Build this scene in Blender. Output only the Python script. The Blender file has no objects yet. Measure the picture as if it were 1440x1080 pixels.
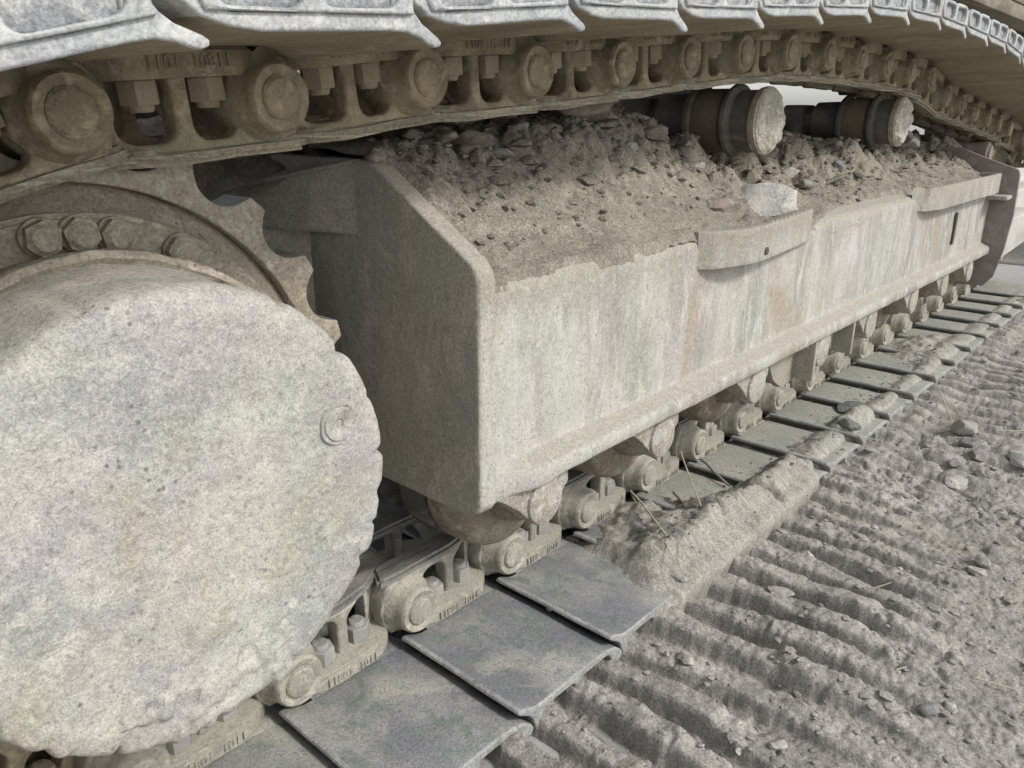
import bpy, bmesh, math, random
import numpy as np
from mathutils import Matrix, Vector, noise as mnoise

S = bpy.context.scene
COL = S.collection
random.seed(7)
RNG = np.random.default_rng(11)

# ------------------------------------------------------------------ camera
CAMZ = 0.799
pit, yaw, roll = math.radians(19.16), math.radians(42.0), math.radians(0.2)
fh = Vector((math.cos(yaw), math.sin(yaw), 0)); r0 = Vector((math.sin(yaw), -math.cos(yaw), 0))
Fw = math.cos(pit) * fh - Vector((0, 0, math.sin(pit)))
u0 = math.sin(pit) * fh + Vector((0, 0, math.cos(pit)))
Rt = math.cos(roll) * r0 + math.sin(roll) * u0
Up = -math.sin(roll) * r0 + math.cos(roll) * u0
cam = bpy.data.cameras.new('camera'); cob = bpy.data.objects.new('camera', cam); COL.objects.link(cob)
m = Matrix.Identity(4)
for i in range(3):
    m[i][0] = Rt[i]; m[i][1] = Up[i]; m[i][2] = -Fw[i]
m[0][3], m[1][3], m[2][3] = 0, 0, CAMZ
cob.matrix_world = m
cam.sensor_width = 36; cam.lens = 36 * 1098 / 1440
cam.clip_start = 0.02; cam.clip_end = 1000
S.camera = cob

# ------------------------------------------------------------------ world, sun, exposure
W = bpy.data.worlds.new("World"); S.world = W; W.use_nodes = True
nt = W.node_tree; nt.nodes.clear()
sky = nt.nodes.new('ShaderNodeTexSky'); sky.sky_type = 'NISHITA'; sky.sun_disc = False
SUN_EL, SUN_AZ = math.radians(42), math.radians(-78)      # azimuth of the direction towards the sun, from +X
sky.sun_elevation = SUN_EL; sky.sun_rotation = math.pi / 2 - SUN_AZ
sky.dust_density = 1.5; sky.air_density = 1.0
hsv = nt.nodes.new('ShaderNodeHueSaturation'); hsv.inputs['Saturation'].default_value = 0.25
bg = nt.nodes.new('ShaderNodeBackground'); bg.inputs[1].default_value = 0.115
out = nt.nodes.new('ShaderNodeOutputWorld')
nt.links.new(sky.outputs[0], hsv.inputs['Color']); nt.links.new(hsv.outputs[0], bg.inputs[0]); nt.links.new(bg.outputs[0], out.inputs[0])
sl = bpy.data.lights.new('sun', 'SUN'); sl.energy = 1.5; sl.angle = math.radians(10); sl.color = (1, .95, .88)
so = bpy.data.objects.new('sun', sl); COL.objects.link(so)
sd = Vector((math.cos(SUN_EL) * math.cos(SUN_AZ), math.cos(SUN_EL) * math.sin(SUN_AZ), math.sin(SUN_EL)))
so.rotation_euler = sd.to_track_quat('Z', 'Y').to_euler(); so.location = sd * 10
S.view_settings.view_transform = 'Standard'; S.view_settings.look = 'None'
S.view_settings.exposure = 0.82; S.view_settings.gamma = 1; S.view_settings.use_curve_mapping = False
S.render.engine = 'CYCLES'

# ------------------------------------------------------------------ noise helpers (numpy)
def vnoise(x, y, seed=0):
    xi = np.floor(x).astype(np.int64); yi = np.floor(y).astype(np.int64)
    xf = x - xi; yf = y - yi
    def h(a, b):
        n = (a * 374761393 + b * 668265263 + seed * 1442695041) & 0xFFFFFFFF
        n = ((n ^ (n >> 13)) * 1274126177) & 0xFFFFFFFF
        n = (n ^ (n >> 16)) & 0xFFFFFFFF
        return n / 4294967295.0
    u = xf * xf * (3 - 2 * xf); v = yf * yf * (3 - 2 * yf)
    return ((h(xi, yi) * (1 - u) + h(xi + 1, yi) * u) * (1 - v) + (h(xi, yi + 1) * (1 - u) + h(xi + 1, yi + 1) * u) * v) * 2 - 1

def fbm(x, y, scale, octs=5, seed=0, gain=.5):
    x = np.asarray(x, float); y = np.asarray(y, float)
    x, y = np.broadcast_arrays(x, y)
    s = np.zeros(x.shape); a = 1; t = 0; c, d = .8, .6
    px, py = x * scale, y * scale
    for o in range(octs):
        s += a * vnoise(px, py, seed + o * 17); t += a; a *= gain
        px, py = 2.03 * (c * px - d * py) + 3.1, 2.03 * (d * px + c * py) + 7.7
    return s / t

def ss(a, b, x):
    t = np.clip((np.asarray(x, float) - a) / (b - a), 0, 1); return t * t * (3 - 2 * t)

def lumps(x, y, scale, seed=0):
    """rounded stones: 1 at a cell's middle, 0 between cells"""
    px, py = x * scale, y * scale
    xi = np.floor(px); yi = np.floor(py); best = np.full(px.shape, 9.)
    hval = np.zeros(px.shape)
    for dx in (-1, 0, 1):
        for dy in (-1, 0, 1):
            cx, cy = xi + dx, yi + dy
            jx = (np.sin(cx * 127.1 + cy * 311.7 + seed) * 43758.5453) % 1
            jy = (np.sin(cx * 269.5 + cy * 183.3 + seed) * 43758.5453) % 1
            jr = (np.sin(cx * 71.3 + cy * 41.9 + seed) * 9758.5453) % 1
            d = np.hypot(px - cx - jx, py - cy - jy) / (.35 + .5 * jr)
            hval = np.where(d < best, jr, hval); best = np.minimum(best, d)
    return np.clip(1 - best ** 2, 0, 1) ** .6 * (.3 + .7 * hval)

# ------------------------------------------------------------------ materials
def mat(name, cols, scale=6, rough=.9, bump=.4, bscale=120, streak=(1, 1, 1), hue=0., pits=0., dust=None, metal=0., grain=.25, bdist=.004, spec=.3, fine=300, fleck=.0, fsc=150, band=None):
    M = bpy.data.materials.new(name); M.use_nodes = True
    n = M.node_tree.nodes; L = M.node_tree.links
    B = n['Principled BSDF']; B.inputs['Roughness'].default_value = rough; B.inputs['Metallic'].default_value = metal
    B.inputs['Specular IOR Level'].default_value = spec
    g = n.new('ShaderNodeNewGeometry')
    mp = n.new('ShaderNodeMapping'); mp.inputs['Scale'].default_value = streak; L.new(g.outputs['Position'], mp.inputs[0])
    def nz(sc, det=6, r=.6, vec=None, dist=0.):
        t = n.new('ShaderNodeTexNoise'); t.inputs['Scale'].default_value = sc; t.inputs['Detail'].default_value = det
        t.inputs['Roughness'].default_value = r; t.inputs['Distortion'].default_value = dist
        L.new((vec or mp.outputs[0]), t.inputs['Vector']); return t
    def ramp(src, a, b):
        t = n.new('ShaderNodeMapRange'); t.inputs['From Min'].default_value = a; t.inputs['From Max'].default_value = b; L.new(src, t.inputs['Value']); return t.outputs[0]
    def mix(fac, a, b, mode='MIX'):
        t = n.new('ShaderNodeMix'); t.data_type = 'RGBA'; t.blend_type = mode
        for s, v in ((t.inputs[0], fac), (t.inputs[6], a), (t.inputs[7], b)):
            if isinstance(v, bpy.types.NodeSocket): L.new(v, s)
            elif isinstance(v, (int, float)): s.default_value = v
            else: s.default_value = (*v, 1)
        return t.outputs[2]
    c = mix(ramp(nz(scale).outputs[0], .38, .62), cols[0], cols[1])
    if len(cols) > 2: c = mix(ramp(nz(scale * 3.7, dist=.6).outputs[0], .50, .64), c, cols[2])
    if len(cols) > 3: c = mix(ramp(nz(scale * .6, 4, dist=1.).outputs[0], .56, .68), c, cols[3])
    if hue:
        hn = nz(scale * .9, 3); hm = n.new('ShaderNodeMix'); hm.data_type = 'RGBA'
        c2 = mix(hue, c, hn.outputs['Color'], 'SOFT_LIGHT'); c = c2
    pos = g.outputs['Position']
    if band:                                   # khaki dust washed down from the ledge: a stain fixed on the plate
        bz = n.new('ShaderNodeSeparateXYZ'); L.new(g.outputs['Position'], bz.inputs[0])
        bn = nz(14, 5, .65, mp.outputs[0], .5); bm_ = n.new('ShaderNodeMath'); bm_.operation = 'MULTIPLY_ADD'
        L.new(bn.outputs[0], bm_.inputs[0]); bm_.inputs[1].default_value = .16; L.new(bz.outputs['Z'], bm_.inputs[2])
        c = mix(ramp(bm_.outputs[0], .605, .675), c, band)
    if dust:
        sx = n.new('ShaderNodeSeparateXYZ'); L.new(g.outputs['Normal'], sx.inputs[0])
        dn = nz(30, 4, .6, pos)
        am = n.new('ShaderNodeMath'); am.operation = 'MULTIPLY_ADD'; L.new(dn.outputs[0], am.inputs[0]); am.inputs[1].default_value = .6; L.new(sx.outputs['Z'], am.inputs[2])
        c = mix(ramp(am.outputs[0], .55, 1.15), c, dust)
    fn = nz(fine, 3, .7, pos)
    gm = ramp(fn.outputs[0], .3, .7)
    gr = n.new('ShaderNodeMapRange'); gr.inputs['To Min'].default_value = 1 - grain; gr.inputs['To Max'].default_value = 1 + grain * .8; L.new(gm, gr.inputs['Value'])
    mul = n.new('ShaderNodeVectorMath'); mul.operation = 'SCALE'; L.new(c, mul.inputs[0]); L.new(gr.outputs[0], mul.inputs['Scale']); c = mul.outputs[0]
    if fleck:
        f1 = nz(fsc, 5, .75, pos, .4); f2 = nz(fsc * .28, 6, .75, pos, .8)
        def scl(src, a, b, amt):
            r_ = ramp(src, a, b); q = n.new('ShaderNodeMath'); q.operation = 'MULTIPLY'; L.new(r_, q.inputs[0]); q.inputs[1].default_value = amt; return q.outputs[0]
        c = mix(scl(f1.outputs[0], .46, .32, fleck), c, tuple(v * .42 for v in cols[1]))
        c = mix(scl(f1.outputs[0], .54, .66, fleck * .8), c, tuple(min(v * 1.45, .8) for v in cols[0]))
        c = mix(scl(f2.outputs[0], .44, .34, fleck * .8), c, tuple(v * w for v, w in zip(cols[1], (.72, .66, .58))))
    if pits:
        vo = n.new('ShaderNodeTexVoronoi'); vo.inputs['Scale'].default_value = 95; L.new(pos, vo.inputs['Vector'])
        msk = nz(9, 3, .6, pos)
        a1 = n.new('ShaderNodeMath'); a1.operation = 'MULTIPLY'; L.new(ramp(vo.outputs['Distance'], .26, .12), a1.inputs[0]); L.new(ramp(msk.outputs[0], .5, .6), a1.inputs[1])
        a2 = n.new('ShaderNodeMath'); a2.operation = 'MULTIPLY'; L.new(a1.outputs[0], a2.inputs[0]); a2.inputs[1].default_value = pits
        c = mix(a2.outputs[0], c, tuple(v * .35 for v in cols[0]))
    L.new(c, B.inputs['Base Color'])
    b1 = n.new('ShaderNodeBump'); b1.inputs['Strength'].default_value = bump; b1.inputs['Distance'].default_value = bdist
    h1 = nz(bscale, 6, .65, pos)
    L.new(h1.outputs[0], b1.inputs['Height'])
    b2 = n.new('ShaderNodeBump'); b2.inputs['Strength'].default_value = bump; b2.inputs['Distance'].default_value = bdist * .35
    L.new(fn.outputs[0], b2.inputs['Height']); L.new(b1.outputs[0], b2.inputs['Normal']); L.new(b2.outputs[0], B.inputs['Normal'])
    return M

M = {}
M['frame'] = mat('dusty_frame_steel', [(.44, .425, .385), (.285, .275, .25), (.48, .47, .44), (.34, .295, .235)], 5, streak=(1.7, 1.7, .5), hue=.16, pits=.5, grain=.34, bump=.35, bscale=150, dust=(.34, .32, .275), fine=450, fleck=.42, band=(.315, .29, .24))
M['frame_far'] = M['frame']
M['plate'] = mat('brown_dusted_end_plate', [(.35, .33, .27), (.275, .27, .225), (.39, .355, .30)], 6, bump=.6, bscale=70, streak=(1, 1, .6), hue=.05, grain=.28, dust=(.36, .325, .28), fleck=.35)
M['disc'] = mat('pale_dusted_cover', [(.42, .405, .365), (.315, .31, .30), (.46, .445, .40), (.37, .345, .285)], 8, hue=.16, pits=.9, grain=.36, bump=.38, bscale=210, fine=500, fleck=.62)
M['hub'] = mat('brown_dusted_hub', [(.36, .32, .25), (.29, .255, .205), (.42, .375, .31)], 9, pits=.8, grain=.3, bump=.7, bscale=70, fleck=.5)
M['ring'] = mat('worn_sprocket_ring', [(.40, .35, .28), (.29, .25, .20), (.45, .42, .35)], 14, pits=.6, grain=.25, bump=.4, rough=.75, fleck=.5)
M['land'] = mat('polished_tooth_land', [(.42, .43, .42), (.30, .31, .31)], 30, rough=.38, metal=.5, bump=.2, grain=.15)
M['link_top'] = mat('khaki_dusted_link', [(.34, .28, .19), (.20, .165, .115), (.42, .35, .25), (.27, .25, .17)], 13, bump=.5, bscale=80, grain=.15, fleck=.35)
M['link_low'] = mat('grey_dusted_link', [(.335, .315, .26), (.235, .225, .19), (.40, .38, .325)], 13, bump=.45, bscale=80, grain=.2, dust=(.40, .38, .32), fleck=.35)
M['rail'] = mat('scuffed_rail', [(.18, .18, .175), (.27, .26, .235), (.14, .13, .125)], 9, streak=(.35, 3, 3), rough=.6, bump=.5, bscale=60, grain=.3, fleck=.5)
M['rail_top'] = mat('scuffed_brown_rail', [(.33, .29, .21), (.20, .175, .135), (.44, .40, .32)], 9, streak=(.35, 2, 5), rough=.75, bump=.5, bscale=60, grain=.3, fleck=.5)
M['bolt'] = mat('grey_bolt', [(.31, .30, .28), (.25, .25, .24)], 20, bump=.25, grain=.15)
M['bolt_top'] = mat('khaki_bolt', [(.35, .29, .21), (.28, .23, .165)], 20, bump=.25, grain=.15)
M['shoe'] = mat('slate_shoe_plate', [(.19, .195, .215), (.33, .33, .305), (.175, .21, .19), (.43, .41, .36)], 8, rough=.5, hue=.06, bump=.4, bscale=60, grain=.35, streak=(1, .7, 1), pits=.4, fleck=.7)
M['shoe_dust'] = mat('dust_covered_shoe_plate', [(.35, .34, .295), (.28, .28, .25), (.245, .28, .255)], 8, hue=.05, bump=.3, bscale=60, grain=.25, fleck=.5)
M['shoe_top'] = mat('brown_shoe_underside', [(.33, .27, .185), (.25, .21, .15), (.37, .315, .235)], 9, streak=(2.2, .3, 1), bump=.3, bscale=40, grain=.12, fleck=.3)
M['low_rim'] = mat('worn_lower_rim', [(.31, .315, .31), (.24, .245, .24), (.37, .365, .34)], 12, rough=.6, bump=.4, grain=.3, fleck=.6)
M['shoe_edge'] = mat('bare_worn_steel_edge', [(.42, .43, .43), (.31, .325, .335), (.50, .50, .48), (.36, .34, .31)], 9, rough=.55, bump=.5, bscale=60, grain=.3, hue=.1, fleck=.35)
M['pocket'] = mat('pale_packed_mud', [(.33, .34, .355), (.22, .23, .235), (.42, .42, .40)], 16, bump=.6, grain=.4, bscale=60)
M['soil'] = mat('loose_brown_grey_soil', [(.275, .245, .20), (.20, .178, .148), (.325, .292, .245), (.245, .235, .19)], 9, bump=.8, bscale=85, grain=.45, bdist=.006, fleck=.6)
M['soil_behind'] = mat('brown_back_soil', [(.31, .275, .22), (.21, .19, .155), (.37, .33, .27)], 10, bump=1, bscale=80, grain=.4, bdist=.006)  # brown tone slightly lighter than the main heap soil
M['ground'] = mat('grey_dry_ground', [(.32, .308, .28), (.25, .24, .222), (.385, .37, .34), (.31, .288, .25)], 6, bump=.7, bscale=90, grain=.4, bdist=.004, fleck=.6)
M['mud'] = mat('khaki_grey_shoe_mud', [(.345, .33, .285), (.27, .262, .235), (.40, .385, .34), (.29, .29, .265)], 9, bump=.8, bscale=80, grain=.4, streak=(2.4, .5, .5), bdist=.005, fleck=.5)
M['wet'] = mat('dark_green_grey_clod', [(.17, .185, .175), (.12, .13, .125), (.24, .25, .235)], 30, bump=1, bscale=120, grain=.4, bdist=.006)
M['rock'] = mat('grey_rock', [(.39, .375, .34), (.30, .29, .265), (.45, .43, .395)], 14, bump=1, bscale=60, grain=.35, fleck=.5)
M['rock_brown'] = mat('brown_clod', [(.29, .25, .205), (.215, .18, .15), (.335, .295, .25)], 14, bump=.9, bscale=80, grain=.35)
M['rock_pale'] = mat('pale_rock', [(.45, .44, .41), (.33, .33, .315), (.54, .53, .50)], 16, bump=.9, bscale=60, grain=.35)
M['rock_dark'] = mat('blue_grey_rock', [(.25, .25, .25), (.19, .19, .19), (.31, .31, .30)], 14, bump=.7, bscale=70, grain=.3)
M['rock_purple'] = mat('purple_grey_stone', [(.27, .25, .25), (.21, .195, .20), (.34, .32, .31)], 14, bump=.7, bscale=70, grain=.3)
M['rollerm'] = mat('worn_and_shadow_dark_roller', [(.12, .115, .10), (.08, .075, .07), (.17, .155, .13)], 10, rough=.6, bump=.3, grain=.2, streak=(1, .4, 1))
M['rollerb'] = mat('brown_roller_tread', [(.21, .175, .12), (.16, .13, .09)], 10, rough=.7, bump=.3, grain=.2)
M['shell'] = mat('brown_bottom_roller', [(.26, .225, .175), (.20, .16, .12), (.33, .30, .245)], 9, bump=.5, grain=.35, pits=.5, fleck=.5)
M['collar'] = mat('pale_dusted_collar', [(.38, .355, .31), (.31, .28, .235), (.45, .43, .385)], 9, bump=.5, grain=.4, pits=.3, hue=.05, fleck=.6)
M['capmud'] = mat('pale_crusted_mud', [(.52, .50, .43), (.38, .36, .30), (.62, .60, .54)], 22, bump=1, bscale=60, grain=.35, bdist=.008)
M['dark'] = mat('dark_carbody_and_hole_shade', [(.09, .085, .075), (.06, .058, .052), (.12, .11, .09)], 5, bump=.3, grain=.2)
M['belly'] = mat('brown_machine_underside', [(.20, .17, .125), (.14, .12, .09), (.25, .22, .17)], 2.5, streak=(.4, 2.5, 1), bump=.3, grain=.12)
M['orange'] = mat('orange_paint', [(.50, .24, .06), (.38, .17, .045)], 8, bump=.2, grain=.15, rough=.6)
M['guard'] = mat('mauve_brown_guard', [(.24, .21, .195), (.19, .165, .15), (.28, .25, .23)], 6, bump=.3, grain=.2)
M['guard_edge'] = mat('pale_dust_side', [(.52, .51, .475), (.42, .41, .385)], 9, bump=.3, grain=.25)
M['straw'] = mat('dry_straw', [(.52, .47, .36), (.42, .38, .29)], 40, bump=.1, grain=.1)
M['stick'] = mat('grey_twig', [(.33, .31, .27), (.24, .22, .20)], 40, bump=.3, grain=.2)
M['slate'] = mat('blue_grey_panel', [(.20, .23, .26), (.14, .17, .20), (.42, .45, .47)], 12, bump=.1, grain=.2)

# ------------------------------------------------------------------ object helpers
def obj(name, me, material=None, parent=None, loc=None, world=False):
    o = bpy.data.objects.new(name, me); COL.objects.link(o)
    if material is not None and me is not None:
        if not me.materials: me.materials.append(material)
        else: o.material_slots[0].link = 'OBJECT'; o.material_slots[0].material = material
        if o.material_slots[0].material != material:
            o.material_slots[0].link = 'OBJECT'; o.material_slots[0].material = material
    if parent: o.parent = parent
    if loc: o.location = loc
    return o
def empty(name, loc=(0, 0, 0), parent=None):
    o = bpy.data.objects.new(name, None); COL.objects.link(o); o.location = loc; o.empty_display_size = .05
    if parent: o.parent = parent
    return o
def tag(o, label=None, cat=None, group=None, kind=None):
    if label: o['label'] = label
    if cat: o['category'] = cat
    if group: o['group'] = group
    if kind: o['kind'] = kind
    return o
def finish(me, angle=40, smooth=True):
    if smooth:
        me.polygons.foreach_set('use_smooth', [True] * len(me.polygons))
        me.set_sharp_from_angle(angle=math.radians(angle))
    me.update(); return me
def from_arrays(name, V, Fc, angle=180):
    me = bpy.data.meshes.new(name)
    V = np.asarray(V, np.float32); Fc = np.asarray(Fc, np.int32)
    me.vertices.add(len(V)); me.vertices.foreach_set('co', V.ravel())
    k = Fc.shape[1]
    me.loops.add(Fc.size); me.loops.foreach_set('vertex_index', Fc.ravel())
    me.polygons.add(len(Fc)); me.polygons.foreach_set('loop_start', np.arange(0, Fc.size, k, dtype=np.int32))
    me.update(calc_edges=True); me.validate()
    me.polygons.foreach_set('use_smooth', np.ones(len(Fc), bool))
    if angle < 180: me.set_sharp_from_angle(angle=math.radians(angle))
    return me
def grid_mesh(name, X, Y, Z, flip=False, close=False):
    a, b = X.shape
    V = np.stack([X, Y, Z], -1).reshape(-1, 3)
    i = np.arange(a - 1)[:, None] * b + np.arange(b - 1)[None]
    Fc = np.stack([i, i + b, i + b + 1, i + 1], -1).reshape(-1, 4)
    if close:
        j = np.arange(a - 1) * b
        Fc = np.concatenate([Fc, np.stack([j + b - 1, j + 2 * b - 1, j + b, j], -1)])
    if flip: Fc = Fc[:, ::-1]
    return from_arrays(name, V, Fc)
class MB:
    def __init__(s): s.bm = bmesh.new()
    def add(s, me, mtx=None):
        n0 = len(s.bm.verts); s.bm.from_mesh(me)
        if mtx is not None:
            s.bm.verts.ensure_lookup_table(); bmesh.ops.transform(s.bm, matrix=mtx, verts=s.bm.verts[n0:])
        return s
    def done(s, name, angle=40):
        me = bpy.data.meshes.new(name); bmesh.ops.recalc_face_normals(s.bm, faces=s.bm.faces); s.bm.to_mesh(me); s.bm.free()
        return finish(me, angle)
def plate(loops, y0, y1, bev=.002, name='plate', res=1):
    """2-D loops (x, z), holes allowed, extruded between y0 and y1 with rounded edges"""
    cu = bpy.data.curves.new('c', 'CURVE'); cu.dimensions = '2D'; cu.fill_mode = 'BOTH'
    t = (y1 - y0) / 2; cu.extrude = max(t - bev, 0); cu.bevel_depth = bev; cu.bevel_resolution = res; cu.offset = -bev
    for lp in loops:
        sp = cu.splines.new('POLY'); sp.points.add(len(lp) - 1); sp.use_cyclic_u = True
        for p, q in zip(sp.points, lp): p.co = (q[0], q[1], 0, 1)
    o = bpy.data.objects.new('c', cu); COL.objects.link(o)
    me = bpy.data.meshes.new_from_object(o.evaluated_get(bpy.context.evaluated_depsgraph_get()))
    bpy.data.objects.remove(o); bpy.data.curves.remove(cu)
    me.transform(Matrix(((1, 0, 0, 0), (0, 0, -1, (y0 + y1) / 2), (0, 1, 0, 0), (0, 0, 0, 1))))
    bm = bmesh.new(); bm.from_mesh(me); bmesh.ops.remove_doubles(bm, verts=bm.verts, dist=1e-5)
    bmesh.ops.recalc_face_normals(bm, faces=bm.faces); bm.to_mesh(me); bm.free(); me.name = name
    me.materials.clear()
    return finish(me)
def box(x0, x1, y0, y1, z0, z1, bev=.003, seg=2, name='box'):
    bm = bmesh.new(); bmesh.ops.create_cube(bm, size=1)
    for v in bm.verts: v.co = ((x0 + x1) / 2 + v.co.x * (x1 - x0), (y0 + y1) / 2 + v.co.y * (y1 - y0), (z0 + z1) / 2 + v.co.z * (z1 - z0))
    if bev: bmesh.ops.bevel(bm, geom=bm.edges[:], offset=bev, segments=seg, affect='EDGES', profile=.5)
    me = bpy.data.meshes.new(name); bm.to_mesh(me); bm.free(); return finish(me)
def lathe(prof, seg=48, c=(0, 0), name='lathe', wob=0, closed=False):
    """profile of (radius, y) about an axis along y through (x, z) = c"""
    P = np.array(prof, float); th = np.linspace(0, 2 * np.pi, seg, endpoint=False)
    V = []
    for r, y in P:
        rr = r * (1 + wob * fbm(np.cos(th) * 2, np.sin(th) * 2 + y * 30, 1.5, 3, 5))
        V.append(np.stack([c[0] + rr * np.cos(th), np.full(seg, y), c[1] + rr * np.sin(th)], -1))
    V = np.concatenate(V); n = len(P)
    Fc = [[i * seg + j, i * seg + (j + 1) % seg, (i + 1) * seg + (j + 1) % seg, (i + 1) * seg + j] for i in range(n - 1) for j in range(seg)]
    bm = bmesh.new(); vs = [bm.verts.new(v) for v in V]
    for f in Fc: bm.faces.new([vs[k] for k in f])
    if P[0][0] > 1e-4: bm.faces.new(vs[:seg])
    if P[-1][0] > 1e-4: bm.faces.new(vs[-seg:][::-1])
    bmesh.ops.remove_doubles(bm, verts=bm.verts, dist=1e-6); bmesh.ops.recalc_face_normals(bm, faces=bm.faces)
    me = bpy.data.meshes.new(name); bm.to_mesh(me); bm.free(); return finish(me, 35)
def rough(me, amp, scale, seed=0, cuts=0):
    """hand-dented surface: pushes the vertices about with 3-D noise"""
    if cuts:
        bm = bmesh.new(); bm.from_mesh(me); bmesh.ops.triangulate(bm, faces=bm.faces)
        for _ in range(cuts): 
            long = [e for e in bm.edges if e.calc_length() > .012]
            bmesh.ops.subdivide_edges(bm, edges=long, cuts=1)
            bmesh.ops.triangulate(bm, faces=bm.faces)
        bm.to_mesh(me); bm.free()
    off = Vector((seed * 3.7, seed * 1.3, seed * 2.1))
    for v in me.vertices:
        v.co += mnoise.noise_vector(v.co * scale + off) * amp + mnoise.noise_vector(v.co * scale * 3.1 + off) * amp * .4
    return finish(me)
def rounded(x0, x1, z0, z1, r, n=4, corners=(1, 1, 1, 1)):
    pts = []
    for (cx, cz, a0), k in zip(((x1 - r, z1 - r, 0), (x0 + r, z1 - r, 90), (x0 + r, z0 + r, 180), (x1 - r, z0 + r, 270)), corners):
        if k:
            for i in range(n + 1):
                a = math.radians(a0 + 90 * i / n); pts.append((cx + r * math.cos(a), cz + r * math.sin(a)))
        else:
            sx = r if a0 in (0, 270) else -r; sz = r if a0 in (0, 90) else -r
            pts.append((cx + sx, cz + sz))
    return pts
def hexpoly(r, cx=0, cz=0, a0=0): return [(cx + r * math.cos(a0 + k * math.pi / 3), cz + r * math.sin(a0 + k * math.pi / 3)) for k in range(6)]
def circ(r, cx=0, cz=0, n=28): return [(cx + r * math.cos(2 * math.pi * k / n), cz + r * math.sin(2 * math.pi * k / n)) for k in range(n)]

# ------------------------------------------------------------------ the ground
PITCH = .216; SEAT = .052; YP = .788; X0 = .453; SZ = .07 - SEAT      # SZ: top of the lower shoe plates
def ground_h(x, y):
    e = .562 - y                                        # distance out from the shoe ends
    ph = (x - .655 + .02 * fbm(x, y, 3, 2, 3) + .016 * fbm(x, y * .35, 11, 2, 8)) / .079
    t = np.abs((ph % 1) - .5) * 2
    rid = ss(.30, .58, 1 - t + .10 * fbm(x, y, 16, 4, 71) + .05 * fbm(x, y, 60, 2, 72)); hh = .82 + .35 * vnoise(np.floor(ph) * 1.37 + .5, np.floor(y * 2.5) * 0 + .5, 91); rid = rid * hh
    reach = .44 + .09 * fbm(x, 0 * y, 2.2, 3, 21) - .10 * ss(1.3, 1.9, x)
    amt = (1 - ss(reach - .22, reach + .06, e)) * (1 - .55 * ss(1.35, 1.75, x) * (1 - ss(2.2, 2.9, x)))
    wear = .82 + .55 * fbm(x, y, 7, 4, 31)
    z = -.035 + .045 * rid * amt * wear
    z = z + .016 * ss(1.5, 1.7, x) * (1 - ss(.03, .10, e)) + .020 * ss(.12, .42, e) + .012 * fbm(x, y, 2.5, 4, 5) * ss(.05, .3, e)
    rg = ss(.0, .12, e)
    z = z + .006 * fbm(x, y, 15, 6, 9, .58) * (1.1 - .55 * amt) + .0042 * fbm(x, y, 55, 5, 19, .7) * (1 - .4 * amt) - .006 * np.abs(fbm(x, y, 19, 4, 23, .6)) * (1.1 - .6 * amt)
    z = z - .007 * ss(.12, .0, np.abs(fbm(x, y, 9, 4, 83))) * ss(.0, .3, fbm(x, y, 4, 2, 84)) + .006 * lumps(x, y, 42, 3) * ss(-.05, .45, fbm(x, y, 6, 3, 12)) + .004 * lumps(x, y, 95, 5) * ss(-.2, .4, fbm(x, y, 9, 3, 14))
    # rough dug-over patch further along
    p = np.exp(-(((x - 1.95) / .42) ** 2 + ((y - .40) / .16) ** 2))
    z = z + p * (.018 * fbm(x, y, 11, 4, 77) + .018 * lumps(x, y, 18, 9) + .010)
    return z
def ground_at(x, y): return float(ground_h(np.array([x]), np.array([y]))[0])
xs = np.concatenate([np.arange(.3, 1.9, .0028), np.arange(1.9, 3.2, .006), np.arange(3.2, 7.0, .02)])
ys = np.concatenate([np.linspace(-3, -.3, 40), np.arange(-.3, .60, .0028), np.linspace(.602, .68, 6)])
X, Y = np.meshgrid(xs, ys, indexing='ij')
Z = ground_h(X, Y); Z = Z * (1 - ss(5.5, 7, X)) + -.03 * ss(5.5, 7, X)
Z = Z * ss(-3, -2.2, Y) + -.03 * (1 - ss(-3, -2.2, Y))
Z = np.where(Y > .6, np.minimum(Z, -.03), Z)
tag(obj('ground', grid_mesh('ground', X, Y, Z), M['ground']), kind='structure')
R_ = 160
vs = [(-R_, -R_, -.036), (R_, -R_, -.036), (R_, R_, -.036), (-R_, R_, -.036)]
me = bpy.data.meshes.new('yard'); me.from_pydata(vs, [], [(0, 1, 2, 3)]); me.update()
M['yard'] = mat('pale_yard', [(.36, .36, .35), (.31, .31, .30), (.40, .40, .39)], 1.5, bump=.4, bscale=30, grain=.15)
tag(obj('yard_ground', me, M['yard']), kind='structure')

# ------------------------------------------------------------------ the excavator
EX = empty('excavator')
tag(EX, 'dust caked crawler undercarriage of an excavator standing on churned ground', 'excavator')

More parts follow.
